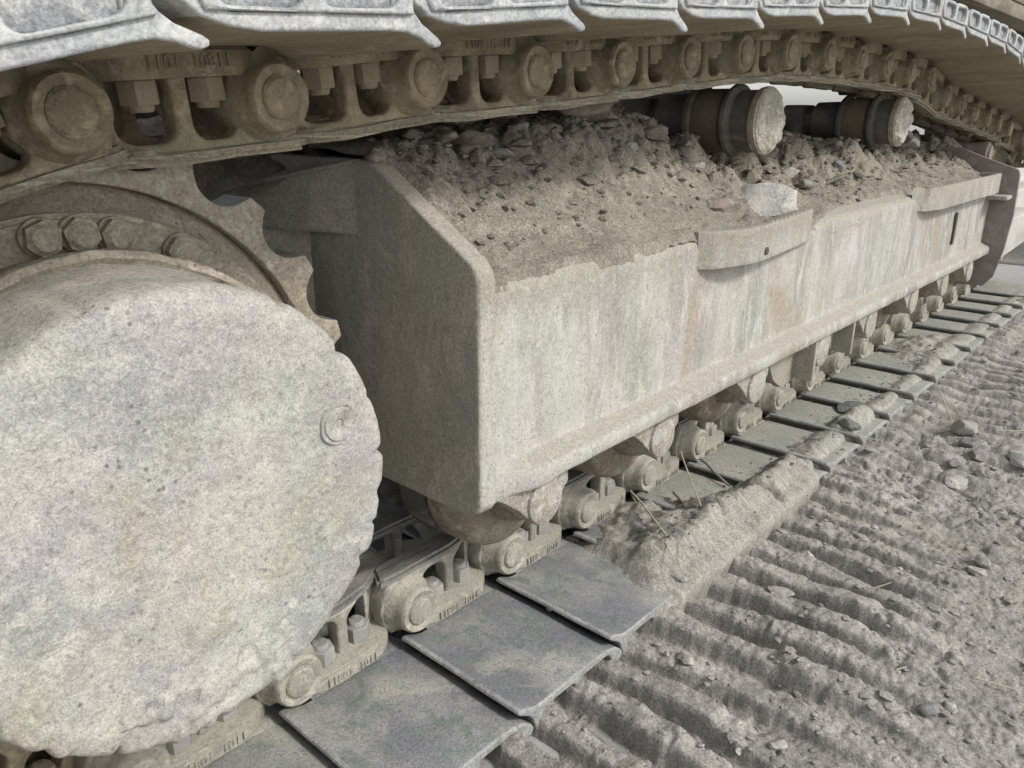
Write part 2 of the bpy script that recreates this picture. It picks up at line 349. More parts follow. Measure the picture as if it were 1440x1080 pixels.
# ---- track frame
FR = empty('track_frame', parent=EX)
def roof_z(x, y):
    a = ss(1.15, 1.75, x)
    near = np.interp(y, [.66, .70, .86, .92, 1.4], [.592, .606, .722, .732, .745])
    far = np.interp(y, [.66, .70, .80, 1.0, 1.4], [.572, .582, .600, .625, .60])
    return near * (1 - a) + far * a
def beam_strip(x):
    k = float(ss(.715, .80, x)); lipout = .667 - .027 * k; zb = .282 + .015 * float(ss(.70, .86, x)); q = zb - .297
    P = [(1.20, .31), (.80, .305), (lipout + .02, zb + .001), (lipout + .006, zb), (lipout + .002, zb + .002), (lipout, zb + .006), (lipout, .322), (lipout + .003, .3265), (min(lipout + .008, .671), .329), (.668, .339), (.6712, .342), (.6715, .345)]
    top = float(roof_z(np.array(x), np.array(.69)))
    z = .352
    while z < top - .035: P.append((.6715, z)); z += .0075
    for k in range(7):
        a = math.pi / 2 * k / 6; P.append((.6715 + .028 * (1 - math.cos(a)), top - .030 + .028 * math.sin(a)))
    for y in (.71, .73, .76, .80, .86, .90, 1.0, 1.1, 1.2): P.append((y, float(roof_z(np.array(x), np.array(y)))))
    return np.array(P)
xs = np.concatenate([np.arange(.698, 2.2, .0075), np.arange(2.205, 3.45, .0085)])
n_pts = len(beam_strip(.7)) - 0
rows = []
for x in xs:
    p = beam_strip(x)
    t = np.linspace(0, 1, len(p)); q = np.linspace(0, 1, n_pts)
    rows.append(np.stack([np.interp(q, t, p[:, 0]), np.interp(q, t, p[:, 1])], -1))
P = np.array(rows)
XX = np.repeat(xs[:, None], n_pts, 1)
YY = P[..., 0]; ZZ = P[..., 1]
side = ss(.30, .33, ZZ) * (YY < .70)
YY = YY + side * (.0022 * fbm(XX, ZZ, 9, 4, 2) + .0016 * fbm(XX, ZZ, 45, 4, 6, .6) + .003 * fbm(XX, ZZ * .3, 3, 2, 1))
lipm = (YY < .665)
ZZ = ZZ + lipm * (.0012 * fbm(XX, YY, 22, 3, 44)); YY = YY + lipm * .0016 * fbm(XX, ZZ, 16, 3, 45)
side_me = grid_mesh('beam', XX, YY, ZZ, close=True, flip=True)
o = obj('box_beam', side_me, M['frame'], FR)
o['label'] = 'long pale dust streaked side of the track frame'
# dark plate on the beam face near the far end, painting a recess's shade
obj('slot_shade', plate([rounded(2.938, 2.958, .385, .492, .009)], .664, .6735, .001), M['dark'], FR)
# end plate
zr = np.concatenate([[.272, .2722], np.linspace(.274, .30, 8), np.linspace(.304, .59, 72), np.linspace(.594, .63, 12), np.linspace(.634, .738, 34), [.7382]])
yl = np.interp(zr, [.272, .280, .292, .45, .598, .606, .616, .626, .730, .738], [.690, .668, .6605, .6585, .6590, .6605, .665, .674, .846, .866])
cx_ = [.700, .690, .680, .676, .6735, .672, .6712, .671]; cy_ = [0, 0, 0, .0005, .0015, .0035, .006, .010]
fr = np.concatenate([np.linspace(0, 1, 90)[1:]])
Xr, Yr = [], []
for z, y0 in zip(zr, yl):
    y1 = 1.17
    Yr.append(np.concatenate([[y0 + c for c in cy_], y0 + .010 + (y1 - y0 - .010) * fr])); Xr.append(np.concatenate([cx_, np.full(len(fr), .671)]))
Xr, Yr = np.array(Xr), np.array(Yr); Zr = np.repeat(zr[:, None], Xr.shape[1], 1)
Xr[0] = .700; Xr[-1] = .700; Xr[1] = np.maximum(Xr[1], .675); Xr[-2] = np.maximum(Xr[-2], .673)
Xr = Xr - (.0022 * fbm(Yr, Zr, 9, 4, 3) + .0012 * fbm(Yr, Zr, 40, 4, 4, .6)) * (Xr < .6775)
Yr = Yr + .0022 * fbm(Zr, Xr, 16, 5, 6, .6) * (Yr < yl[:, None] + .012)
me = grid_mesh('end_plate', Xr, Yr, Zr)
me.materials.append(M['plate']); me.materials.append(M['frame'])
for p in me.polygons:
    if p.normal.y < -.45 and p.center.y < .70: p.material_index = 1
o = obj('end_plate', me, None, FR); o['label'] = 'brown end plate of the track frame behind the final drive'
# wedge-shaped bracket that sticks out above the recess
def prism_z(xy, z0, z1, zt=None, bev=.004):
    bm = bmesh.new(); n = len(xy)
    lo = [bm.verts.new((p[0], p[1], z0)) for p in xy]; hi = [bm.verts.new((p[0], p[1], (zt[i] if zt else z1))) for i, p in enumerate(xy)]
    bm.faces.new(lo[::-1]); bm.faces.new(hi)
    for i in range(n): bm.faces.new((lo[i], lo[(i + 1) % n], hi[(i + 1) % n], hi[i]))
    bmesh.ops.recalc_face_normals(bm, faces=bm.faces)
    if bev: bmesh.ops.bevel(bm, geom=bm.edges[:], offset=bev, segments=2, affect='EDGES')
    me = bpy.data.meshes.new('prism'); bm.to_mesh(me); bm.free(); return finish(me)
me = prism_z([(.672, .885), (.672, .84), (.70, .84), (.70, 1.30), (.54, 1.30), (.600, 1.09)], .637, .73, [.737, .72, .72, .70, .66, .695])
obj('mounting_bracket', rough(me, .003, 14, 8, cuts=4), M['plate'], FR)
obj('recess_wall', prism_z([(.668, 1.01), (.60, 1.06), (.50, 1.30), (.70, 1.30), (.70, 1.01)], .25, .64), M['plate'], FR)
# weld bead and bottom corner bulge
# lower collars' brackets, steps
def step(x0, x1, z0, z1, out=.618, teeth=False):
    P = [(x0 - .02, .674), (x0 + .02, .655), (x0 + .06, .628), (x0 + .10, out), (x1 - .16, out), (x1 - .03, .640), (x1, .668), (x1, .674)]
    yin = [.674, .668, .646, .634, .634, .654, .674, .676]
    xy = P + [(P[k][0], max(yin[k], P[k][1] + .004)) for k in range(len(P) - 1, -1, -1)]
    return prism_z(xy, z0, z1, bev=.0015)
ST = empty('step', (0, 0, 0), FR)
def free_box_pts(): pass
me = plate([[(1.225, .670), (1.25, .652), (1.29, .636), (1.33, .627), (1.375, .625), (1.42, .627), (1.68, .657), (1.715, .668), (1.715, .678), (1.66, .672), (1.42, .644), (1.37, .641), (1.31, .650), (1.27, .665), (1.25, .680), (1.225, .680)]], -.033, .033, .002)
me.transform(Matrix(((1, 0, 0, 0), (0, 0, 1, 0), (0, 1, 0, .572), (0, 0, 0, 1))))
bm = bmesh.new(); bm.from_mesh(me); bmesh.ops.recalc_face_normals(bm, faces=bm.faces); bm.to_mesh(me); bm.free(); finish(me)
bpy.data.objects.remove(ST)
ST = obj('step', rough(me, .0012, 20, 5, cuts=3), M['frame'], FR); ST['label'] = 'nearer welded step bracket with a serrated top edge'
mb = MB()
for k in range(9):
    x = 1.43 + k * .026; y = .630 + (x - 1.42) * .115
    mb.add(plate([[(x - .008, .602), (x + .008, .602), (x + .001, .611)]], y - .001, y + .016, .0005))
o = obj('serration', mb.done('serration'), M['frame'], FR); o['kind'] = 'stuff'
obj('bolt_hole_shade', plate([circ(.0075, 1.405, .556, 14)], .6235, .632, .0005), M['dark'], FR)  # dark disc on the step face paints the shade inside a hole
me = plate([[(2.50, .672), (2.54, .645), (2.60, .632), (3.30, .628), (3.325, .634), (3.33, .70), (3.315, .70), (3.31, .646), (3.29, .642), (2.56, .642), (2.52, .655), (2.50, .680), (2.46, .680)]], -.034, .034, .002)
me.transform(Matrix(((1, 0, 0, 0), (0, 0, 1, 0), (0, 1, 0, .566), (0, 0, 0, 1))))
bm = bmesh.new(); bm.from_mesh(me); bmesh.ops.recalc_face_normals(bm, faces=bm.faces); bm.to_mesh(me); bm.free(); finish(me)
o = obj('step', me, M['frame'], FR); o['label'] = 'farther welded step bracket near the idler guard'

# ---- rollers under the frame
def bottom_roller(x):
    RO = empty('track_roller', (x, 0, .250), EX)
    obj('shell', shell_me, M['shell'], RO)
    obj('inner_shell', inner_me, M['rollerm'], RO)  # dark colour here paints the deep shadow on the roller's inner half
    obj('collar', collar_me, M['collar'], RO)
    obj('collar_bracket', tab_me, M['collar'], RO)
    return RO
shell_me = rough(lathe([(0, .70), (.045, .70), (.050, .715), (.052, .735), (.085, .738), (.098, .745), (.104, .756), (.106, .775), (.106, .805), (.102, .814), (.07, .818), (0, .818)], 56, name='shell'), .0012, 20, 2)
collar_me = rough(lathe([(0, .659), (.034, .659), (.037, .661), (.038, .665), (.039, .70), (.037, .73), (0, .73)], 40, name='collar'), .0012, 25, 4)
inner_me = lathe([(0, .819), (.109, .819), (.109, .87), (.072, .885), (.072, .925), (.104, .938), (.106, .975), (.05, .98), (0, .98)], 48, name='inner')
tab_me = rough(plate([[(-.105, .052), (.058, .052), (.059, .012), (.050, .004), (.040, -.012), (.022, -.026), (-.012, -.030), (-.035, -.018), (-.06, .006), (-.09, .028), (-.105, .038)]], .6655, .735, .003, 'tab', 2), .0012, 20, 6)
ROLL = [.812, 1.140, 1.515, 1.870, 2.210, 2.590, 2.930, 3.260]
for x in ROLL: bottom_roller(x)
# guide guard with fins, between the third and fifth rollers
gg = MB().add(plate([[(1.62, .295), (2.10, .295), (2.09, .215), (2.05, .195), (2.02, .225), (1.84, .225), (1.80, .185), (1.74, .180), (1.69, .21), (1.66, .25)]], .70, .722, .003))
gg.add(box(1.792, 1.804, .650, .722, .192, .297, .003)).add(box(2.040, 2.052, .650, .722, .205, .297, .003))
GG = empty('guide_guard', parent=EX)
obj('guard_plate', rough(gg.done('guard_plate'), .0012, 20, 9), M['plate'], GG)

# ---- carrier rollers
def carrier(x, z, cap_seed):
    CR = empty('carrier_roller', (x, 0, z), EX)
    obj('roller_body', lathe([(0, .815), (.064, .815), (.066, .82), (.066, .862), (.070, .866), (.079, .870), (.080, .878), (.074, .886), (.068, .89), (.068, .958), (.078, .963), (.079, .972), (.070, .98), (.060, .985), (.058, 1.06), (.045, 1.07), (.045, 1.13), (0, 1.13)], 56), M['rollerm'], CR)
    obj('tread', lathe([(.0690, .892), (.0695, .90), (.0695, .95), (.0690, .957)], 48), M['rollerb'], CR)
    obj('rim', lathe([(.060, .800), (.069, .798), (.0725, .801), (.073, .808), (.071, .817), (.060, .819)], 56), M['ring'], CR)
    # crusted cap
    th = np.linspace(0, 2 * np.pi, 72, endpoint=False); rr = np.linspace(.0005, .0685, 26)
    T, Rr = np.meshgrid(th, rr)
    cx, cz = Rr * np.cos(T), Rr * np.sin(T)
    d = .010 * fbm(cx, cz, 32, 5, cap_seed, .65) + .010 * lumps(cx + 5, cz + 5, 34, cap_seed) - .006 * np.exp(-((cx - .012) ** 2 + (cz - .02) ** 2) / .0004)
    cy = .801 - .004 - d * (1 - ss(.06, .0685, Rr)) 
    V = np.stack([cx, cy, cz], -1).reshape(-1, 3); n = 72
    Fc = [[i * n + j, i * n + (j + 1) % n, (i + 1) * n + (j + 1) % n, (i + 1) * n + j] for i in range(25) for j in range(n)]
    obj('end_cap', from_arrays('cap', V, Fc), M['capmud'], CR)
    obj('shaft_bracket', box(-.055, .055, 1.09, 1.16, -.22, .05, .01), M['rollerm'], CR)
    return CR
carrier(1.735, .783, 3); carrier(2.665, .776, 8)

# ---- sprocket, hub, final drive
SX, SZC = .277, .4365
SP = empty('drive_sprocket', (SX, 0, SZC), EX)
ring = []
NT = 21; tip0 = math.radians(48.0)
for k in range(NT):
    a = tip0 + 2 * math.pi * k / NT
    for da, r in ((-.150, .3165), (-.128, .3170), (-.108, .3190), (-.090, .3218), (-.076, .3256), (-.063, .3305), (-.052, .3360), (-.044, .3415), (-.040, .3450), (-.034, .3470), (.030, .3475), (.037, .3455), (.043, .3415), (.052, .3360), (.063, .3305), (.076, .3256), (.090, .3218), (.108, .3190), (.128, .3170)):
        ring.append((r * math.cos(a + da), r * math.sin(a + da)))
me = plate([ring, circ(.296, n=90)], .872, .935, .0025, res=2)
me.materials.append(M['ring']); me.materials.append(M['land'])
for p in me.polygons:
    rr = math.hypot(p.center.x, p.center.z)
    if rr > .31 and abs(p.normal.y) < .3: p.material_index = 1
o = obj('toothed_ring', me, None, SP); o['label'] = 'toothed sprocket ring with polished tooth gaps'
HB = obj('hub', rough(lathe([(0, .852), (.262, .852), (.2625, .855), (.268, .855), (.270, .866), (.2955, .890), (.2958, .93), (0, .93)], 96), .001, 20), M['hub'], SP)
bh = plate([hexpoly(.0185)], -.012, .004, .002, 'hub_bolt'); 
bmx = MB().add(bh).add(lathe([(0, -.0165), (.011, -.0165), (.0145, -.0125), (.0145, -.01), (0, -.01)], 20)).add(lathe([(.0205, .001), (.0200, -.002), (0, -.003)], 24))
bolt_hub = rough(bmx.done('hub_bolt'), .0016, 60, 4)
angs = []
a = 94.0
for g in range(11):
    for k in range(3): angs.append(94.2 - 8.2 * k - 32.73 * g)
for k, a in enumerate(angs):
    if k in (4, 5): continue
    a = math.radians(a); r = .247
    o = obj('hub_bolt', bolt_hub, M['hub'], SP, (r * math.cos(a), .849, r * math.sin(a))); o.rotation_euler = (0, random.random() * 2, 0)
# lumps of mud lodged between the bolts

# final drive: cover disc with chipped rim, shaft housing, flange
FD = empty('final_drive', (SX + .003, 0, SZC), EX)
n = 720; th = np.linspace(0, 2 * np.pi, n, endpoint=False)
ct, st_ = np.cos(th), np.sin(th)
rim = 1 + .010 * fbm(ct * 3, st_ * 3, 1.5, 4, 3)
notch = np.zeros(n)
for k in range(26):
    a = math.radians(-92 + k * 13.9) + .07 * math.sin(k * 5.1); w = .028 + .012 * math.sin(k * 2.3)
    dd = (th - a + np.pi) % (2 * np.pi) - np.pi
    notch += np.exp(-(dd / w) ** 2) * (.026 + .014 * math.sin(k * 3.7)) * (.35 if 60 < math.degrees(a) % 360 < 200 else 1)
rows = []
prof = [(.002, .0), (.02, 0), (.05, 0), (.08, 0), (.11, 0), (.13, 0), (.15, 0), (.165, 0), (.18, 0), (.19, 0), (.199, .0003), (.206, .001), (.212, .0022), (.2165, .0042), (.2195, .0075), (.2215, .012), (.2230, .018), (.2235, .028), (.2235, .045), (.2225, .07), (.222, .10), (.223, .13), (.226, .16)]
fine_r = np.concatenate([np.linspace(.002, .20, 110)])
fine_r[0] = 1e-5
PR = [(r, 0.) for r in fine_r] + prof[11:]
for r, dy in PR:
    f = ss(.10, .22, r); rr = r * (1 + (rim - 1 - notch) * f * (1 if dy < .09 else .6))
    x = rr * ct; z = rr * st_
    am = 1 if dy < .02 else .8
    d = .0035 * fbm(x, z, 9, 4, 61) + .0020 * fbm(x, z, 40, 4, 62, .6)
    chunk = ss(.05, .5, fbm(x + 3, z, 11, 4, 66)) * ss(-.05, -.13, z) * .005
    chunk = chunk + .007 * ss(.12, .16, r) * ss(-.02, .25, fbm(x, z, 26, 3, 71)) * ss(-.10, -.19, z)
    y = .640 + dy - (d + chunk) * am
    if dy >= .018: rr2 = 1 + .012 * fbm(th * 3, np.full(n, dy * 20), 1.2, 4, 9); x = x * rr2; z = z * rr2
    rows.append(np.stack([x, y, z], -1))
A = np.array(rows); V = A.reshape(-1, 3)
i = np.arange(len(PR) - 1)[:, None] * n + np.arange(n)[None]; j = np.arange(len(PR) - 1)[:, None] * n + (np.arange(n)[None] + 1) % n
Fc = np.stack([i, j, j + n, i + n], -1).reshape(-1, 4)
o = obj('drive_cover', from_arrays('drive_cover', V, Fc), M['disc'], FD); o['label'] = 'large pale round final drive cover with a chipped rim'
obj('flange', rough(lathe([(.2255, .785), (.232, .779), (.239, .783), (.240, .79), (.236, .80), (.228, .82), (.226, .853)], 120, wob=.03), .002, 25, 7), M['hub'], FD)
PG = obj('drain_plug', rough(lathe([(0, .6405), (.0045, .6405), (.005, .6375), (.0065, .6365), (.0175, .6355), (.0185, .6375), (.020, .6365), (.0225, .6365), (.0235, .642), (0, .645)], 36, (.160, .056)), .0012, 40, 3), M['disc'], FD)

# ---- chain path
top_pin = [(.287, .798), (.502, .814), (.718, .841), (.933, .856), (1.150, .875), (1.363, .896), (1.578, .914), (1.800, .928), (2.016, .934), (2.232, .932), (2.446, .927), (2.66, .921), (2.872, .905), (3.08, .857), (3.292, .832), (3.506, .809), (3.72, .788), (3.935, .765), (4.15, .742)]
IX, IZ, IR = 4.32, .395, .335
pins = []
for k in range(0, 19): pins.append((X0 + PITCH * (k - 1), .07))                 # lower run, starts below the sprocket
lastx = pins[-1][0]
arc = np.arctan2(.742 - IZ, 4.15 - IX)
a = math.atan2(.07 - IZ, lastx - IX)
a_end = math.radians(100); a0 = math.radians(-88)
k = 0
while True:
    a0 += 2 * math.asin(PITCH / 2 / IR)
    if a0 > math.radians(98): break
    pins.append((IX + IR * math.cos(a0), IZ + IR * math.sin(a0)))
n_low = 19
top_start = len(pins)
pins += top_pin[::-1]
top_end = len(pins)
for k in range(1, 5):
    b = math.radians(88.4 + 35.12 * k); pins.append((SX + .3665 * math.cos(b), SZC + .3665 * math.sin(b)))

# ---- link meshes (local: own pin at the origin, next pin at (PITCH,0,0), shoe seat at z=-SEAT, rail at z=+.066)
def shear(me, y_in=.036):
    for v in me.vertices:
        t = min(max((v.co.x - .10) / .085, 0), 1); v.co.y += y_in * t * t * (3 - 2 * t)
    return me
web_out = [(-.046, .020), (-.050, 0), (-.044, -.026), (-.030, -.043), (.0, -.046), (.022, -.050), (.178, -.050), (.190, -.036), (.2, -.034), (.225, -.032), (.246, -.018), (.250, .005), (.242, .030), (.225, .043), (.205, .047), (.19, .048), (.0, .048), (-.034, .044)]
w1 = rounded(.036, .087, -.024, .038, .017, 4, (1, 1, 0, 0)); w2 = rounded(.106, .157, -.024, .038, .017, 4, (1, 1, 0, 0))
def subd(me, L=.02, cuts=3):
    bm = bmesh.new(); bm.from_mesh(me)
    for _ in range(cuts):
        es = [e for e in bm.edges if e.calc_length() > L]
        if es: bmesh.ops.subdivide_edges(bm, edges=es, cuts=1)
    bmesh.ops.triangulate(bm, faces=bm.faces); bm.to_mesh(me); bm.free(); return me
mb = MB().add(plate([web_out, w1, w2], .825, .856, .005, res=2))
body = mb.done('link_body'); subd(body); shear(body)
foot_me = prism_z([(.006, .862), (.006, .828), (.020, .812), (.042, .803), (.070, .8005), (.125, .8005), (.152, .807), (.174, .822), (.188, .842), (.192, .872)], -SEAT, -.0245, bev=.003)
boss = lathe([(0, .790), (.0225, .790), (.0228, .7925), (.0250, .7915), (.0335, .7895), (.0365, .793), (.0372, .798), (.0378, .808), (.0405, .815), (.046, .824), (.0475, .832), (.0475, .862), (0, .862)], 40)
stub = lathe([(0, .868), (.040, .868), (.044, .872), (.044, .905), (.034, .91), (0, .91)], 28, (PITCH, 0))
chin = prism_z([(-.040, .862), (-.046, .832), (-.038, .812), (-.02, .806), (.012, .806), (.034, .820), (.046, .836), (.046, .862)], .022, .045, bev=.006)
link_me = MB().add(body).add(foot_me).add(boss).add(stub).done('link', 35)
rough(link_me, .0009, 22, 1)
rail_pts = [(-.050, .830), (-.040, .8235), (.10, .8235), (.150, .836), (.192, .860), (.200, .870), (.176, .872), (.12, .868), (-.018, .867), (-.034, .862)]
rail_me = rough(prism_z(rail_pts, .043, .060, bev=.005), .0013, 25, 2, cuts=3)
pin_me = lathe([(0, .7872), (.019, .7872), (.0213, .789), (.0213, .80), (0, .80)], 32)
rough(pin_me, .0006, 50, 2)
nut = MB().add(plate([hexpoly(.0205, 0, 0, .4)], -.012, .013, .0025, res=2)).add(lathe([(0, -.0185), (.0105, -.0185), (.0125, -.0165), (.0130, -.01), (0, -.01)], 18))
nut_me = nut.done('nut'); nut_me.transform(Matrix.Rotation(-math.pi / 2, 4, 'X')); rough(nut_me, .0006, 60, 3)
# raised cast characters on the foot
def text_mesh(s, size):
    cu = bpy.data.curves.new('t', 'FONT'); cu.body = s; cu.size = size; cu.extrude = .0012; cu.space_character = 1.05
    o = bpy.data.objects.new('t', cu); COL.objects.link(o)
    me = bpy.data.meshes.new_from_object(o.evaluated_get(bpy.context.evaluated_depsgraph_get()))
    bpy.data.objects.remove(o); bpy.data.curves.remove(cu); me.materials.clear(); return me
txt = text_mesh('11801  1011', .0165)
w = max(v.co.x for v in txt.vertices); 
txt.transform(Matrix(((.088 / w, 0, 0, .046), (0, 0, -1, .7998), (0, 1.15, 0, -.046), (0, 0, 0, 1))))
for v in txt.vertices:
    pass
bush_me = lathe([(0, .85), (.030, .85), (.030, .98), (0, .98)], 28)

def mirror(me, yc):
    m2 = me.copy()
    for v in m2.vertices: v.co.y = 2 * yc - v.co.y
    m2.flip_normals(); return m2
YC = .906
link_far, rail_far = mirror(link_me, YC), mirror(rail_me, YC)
link_me.materials.append(M['link_top']); 

# ---- shoe meshes
def profile(u0):
    """side outline (u, z), z relative to the link's seat, chain side up"""
    top = [(-.028, .0125), (-.022, .0135), (-.014, .011), (-.004, .005), (.010, .0005), (.03, -.0008), (.15, -.0010), (.178, -.0045), (.20, -.012), (.216, -.025), (.221, -.034)]
    bot = [(.220, -.040), (.210, -.046), (.200, -.049), (.194, -.046), (.190, -.030), (.185, -.020), (.175, -.015), (.118, -.0145), (.112, -.020), (.110, -.046), (.100, -.046), (.098, -.020), (.092, -.0145), (.030, -.0145), (.024, -.020), (.020, -.044), (.010, -.044), (.006, -.030), (.000, -.016), (-.008, -.007), (-.018, -.0005), (-.026, .005), (-.0295, .009)]
    return [p for p in top if p[0] >= u0] + [p for p in bot if p[0] >= u0]
wing = plate([profile(-1)], .562, .806, .003, res=2)
wing2 = plate([profile(-1)], 1.006, 1.250, .003, res=1)
mid = plate([[(.024, -.0005), (.15, -.0005), (.2, -.012), (.218, -.03), (.2, -.045), (.19, -.02), (.175, -.0145), (.024, -.0145)]], .805, 1.007, .001)
shoe_me = MB().add(wing).add(wing2).add(mid).done('shoe', 50)
shoe_me.transform(Matrix.Translation((0, 0, -SEAT)))
subd(shoe_me, .05, 3)
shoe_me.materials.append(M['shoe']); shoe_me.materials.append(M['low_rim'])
shoe_top_me = shoe_me.copy(); shoe_top_me.materials[1] = M['shoe_edge']
for p in shoe_top_me.polygons:
    c = p.center
    if p.normal.y < -.25 and c.y < .570: p.material_index = 1
    if c.z < -SEAT - .0155: p.material_index = 1
    if c.x < -.012 and p.normal.z < .2: p.material_index = 1
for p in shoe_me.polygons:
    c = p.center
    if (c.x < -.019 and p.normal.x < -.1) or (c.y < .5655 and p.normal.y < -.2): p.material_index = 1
rough(shoe_me, .0012, 12, 4); rough(shoe_top_me, .0012, 12, 4)
frame_loop = [(.004, -.012), (.196, -.015), (.202, -.030), (.198, -.048), (.185, -.0535), (.125, -.0535), (.110, -.050), (.100, -.050), (.086, -.0535), (.030, -.0535), (.012, -.049), (.004, -.034)]
pk1 = rounded(.020, .096, -.046, -.018, .011); pk2 = rounded(.113, .188, -.046, -.018, .011)
rim_me = plate([frame_loop, pk1, pk2], .5585, .575, .0025, res=2)
rim_me.transform(Matrix.Translation((0, 0, -SEAT))); rough(rim_me, .0016, 26, 3)
fill = MB().add(box(.016, .100, .567, .79, -.052, -.014, .006)).add(box(.109, .192, .567, .79, -.052, -.014, .006)).done('packed_mud')
fill.transform(Matrix.Translation((0, 0, -SEAT))); rough(fill, .003, 45, 5, cuts=3)

N = len(pins)
for k in range(N):
    ax, az = pins[k]; bx, bz = pins[(k + 1) % N]
    dx, dz = bx - ax, bz - az; L = math.hypot(dx, dz); ang = -math.atan2(dz, dx)
    top = (k >= top_start - 3)
    # nothing of the chain behind the sprocket's far side or the idler's front shows beyond these
    LK = empty('track_link', (ax, 0, az), EX); LK.rotation_euler = (0, ang, 0)
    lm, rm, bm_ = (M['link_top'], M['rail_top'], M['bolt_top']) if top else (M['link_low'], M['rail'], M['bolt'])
    jit = random.uniform(-.006, .006)
    def put(name, me, mt, par=LK, loc=None):
        return obj(name, me, mt, par, loc)
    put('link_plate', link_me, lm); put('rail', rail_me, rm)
    if ax < 3.9:
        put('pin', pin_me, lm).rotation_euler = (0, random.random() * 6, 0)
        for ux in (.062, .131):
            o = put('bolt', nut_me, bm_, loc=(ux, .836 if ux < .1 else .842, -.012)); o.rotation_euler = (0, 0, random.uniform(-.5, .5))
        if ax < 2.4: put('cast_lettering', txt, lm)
    FL = empty('track_link', (ax, 0, az), EX); FL.rotation_euler = (0, ang, 0)
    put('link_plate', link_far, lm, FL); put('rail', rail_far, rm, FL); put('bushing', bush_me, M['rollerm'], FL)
    SH = empty('track_shoe', (ax, 0, az), EX); SH.rotation_euler = (0, ang + random.uniform(-.006, .006), 0)
    if top:
        o = put('shoe_plate', shoe_top_me, M['shoe_top'], SH)
        if ax < 3.9:
            put('shoe_rim', rim_me, M['shoe_edge'], SH); put('packed_mud', fill, M['pocket'], SH)
        SH['label'] = 'upper track shoe, brown underneath with a bare bright outer edge'
    else:
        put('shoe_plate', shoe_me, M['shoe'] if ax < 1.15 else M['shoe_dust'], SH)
        SH['label'] = 'lower track shoe lying flat on the ground, slate grey plate' if ax < 1.15 else 'lower track shoe lying flat on the ground under dust'
    for q in (LK, FL, SH): q.location.y = random.uniform(-.0012, .0012)

# ---- idler, its guard and bracket plates
ID = empty('idler', (IX, 0, IZ), EX)
obj('idler_wheel', lathe([(0, .82), (.10, .82), (.12, .85), (.24, .86), (.262, .845), (.268, .86), (.268, .87), (.30, .88), (.30, .93), (.268, .94), (.268, .97), (0, .99)], 72), M['rollerb'], ID)
GP = empty('idler_guard', parent=EX)
gp = [(.592, .590), (.596, .604), (.604, .612), (.62, .617), (.72, .650), (.80, .680), (.90, .680), (.90, .24), (.74, .17), (.640, .175), (.612, .215), (.594, .32), (.586, .45)]
me = plate([gp], -.008, .008, .002); me.transform(Matrix(((0, 1, 0, 3.42), (1, 0, 0, 0), (0, 0, 1, 0), (0, 0, 0, 1))))
bm = bmesh.new(); bm.from_mesh(me); bmesh.ops.recalc_face_normals(bm, faces=bm.faces); bm.to_mesh(me); bm.free(); finish(me)
obj('guard_plate', me, M['guard'], GP)
obj('side_plate', plate([[(3.43, .57), (3.60, .60), (4.6, .56), (4.9, .43), (4.5, .22), (3.75, .19), (3.43, .24)]], .70, .72, .003), M['guard_edge'], GP)
obj('rib', box(3.33, 3.43, .602, .70, .505, .520, .003), M['frame'], GP)
obj('rib', box(3.43, 4.10, .62, .70, .505, .525, .003), M['guard_edge'], GP)
obj('rib', box(3.43, 4.10, .62, .70, .400, .415, .003), M['guard_edge'], GP)
obj('adjuster_housing', lathe([(0, .74), (.03, .74), (.030, .745), (.038, .752), (.038, .93), (0, .94)], 40, (3.62, .655)), M['guard'], GP)
obj('bolt', lathe([(0, .690), (.012, .690), (.014, .70), (0, .70)], 16, (3.66, .47)), M['bolt'], GP)

# ---- machine body between and above the tracks
CB = empty('carbody', parent=EX)
obj('centre_frame', box(.95, 3.0, 1.62, 2.6, .10, 1.05, .03), M['dark'], CB)
obj('cross_leg', prism_z([(1.2, 1.15), (1.75, 1.15), (1.9, 1.7), (1.0, 1.7)], .42, .80), M['dark'], CB)
obj('cross_leg', prism_z([(2.45, 1.15), (3.0, 1.15), (3.2, 1.7), (2.3, 1.7)], .35, .785), M['dark'], CB)
obj('rear_cross_member', box(3.0, 5.2, 1.75, 2.4, .10, .792, .02), M['dark'], CB)
obj('inner_wall', box(.70, 3.4, 1.20, 1.22, .26, .60, .004), M['dark'], CB)
obj('travel_motor', lathe([(0, .94), (.18, .94), (.19, .96), (.19, 1.35), (.15, 1.42), (0, 1.42)], 48, (SX + .02, SZC)), M['dark'], CB)
obj('hose_guard', box(.55, .95, 1.30, 1.60, .55, .86, .02), M['dark'], CB)
obj('orange_cover', rough(lathe([(0, 1.0), (.07, 1.0), (.09, 1.03), (.09, 1.25), (0, 1.25)], 32, (3.55, .64)), .004, 8), M['orange'], CB)
UP = empty('upper_structure', parent=EX)
obj('belly_plate', box(2.4, 5.6, .86, 3.6, 1.25, 1.30, .01), M['belly'], UP)
obj('side_rail', box(2.4, 5.5, .86, .98, 1.19, 1.248, .008), M['belly'], UP)
obj('cross_member', box(5.05, 5.20, .98, 3.5, 1.17, 1.248, .008), M['belly'], UP)
obj('cross_member', box(4.0, 4.12, .98, 3.5, 1.18, 1.248, .008), M['belly'], UP)
obj('longitudinal_member', box(2.6, 5.5, 1.55, 1.70, 1.16, 1.246, .008), M['belly'], UP)
obj('corner_bracket', box(5.45, 5.60, 1.02, 1.30, 1.13, 1.19, .01), M['orange'], UP)
obj('house', box(2.45, 5.5, .95, 3.5, 1.302, 2.2, .04), M['belly'], UP)
sr = lathe([(0, 1.0), (.62, 1.0), (.62, 1.249), (0, 1.249)], 60); sr.transform(Matrix(((1, 0, 0, 3.0), (0, 0, 1, 2.3), (0, 1, 0, 0), (0, 0, 0, 1)))); sr.flip_normals()
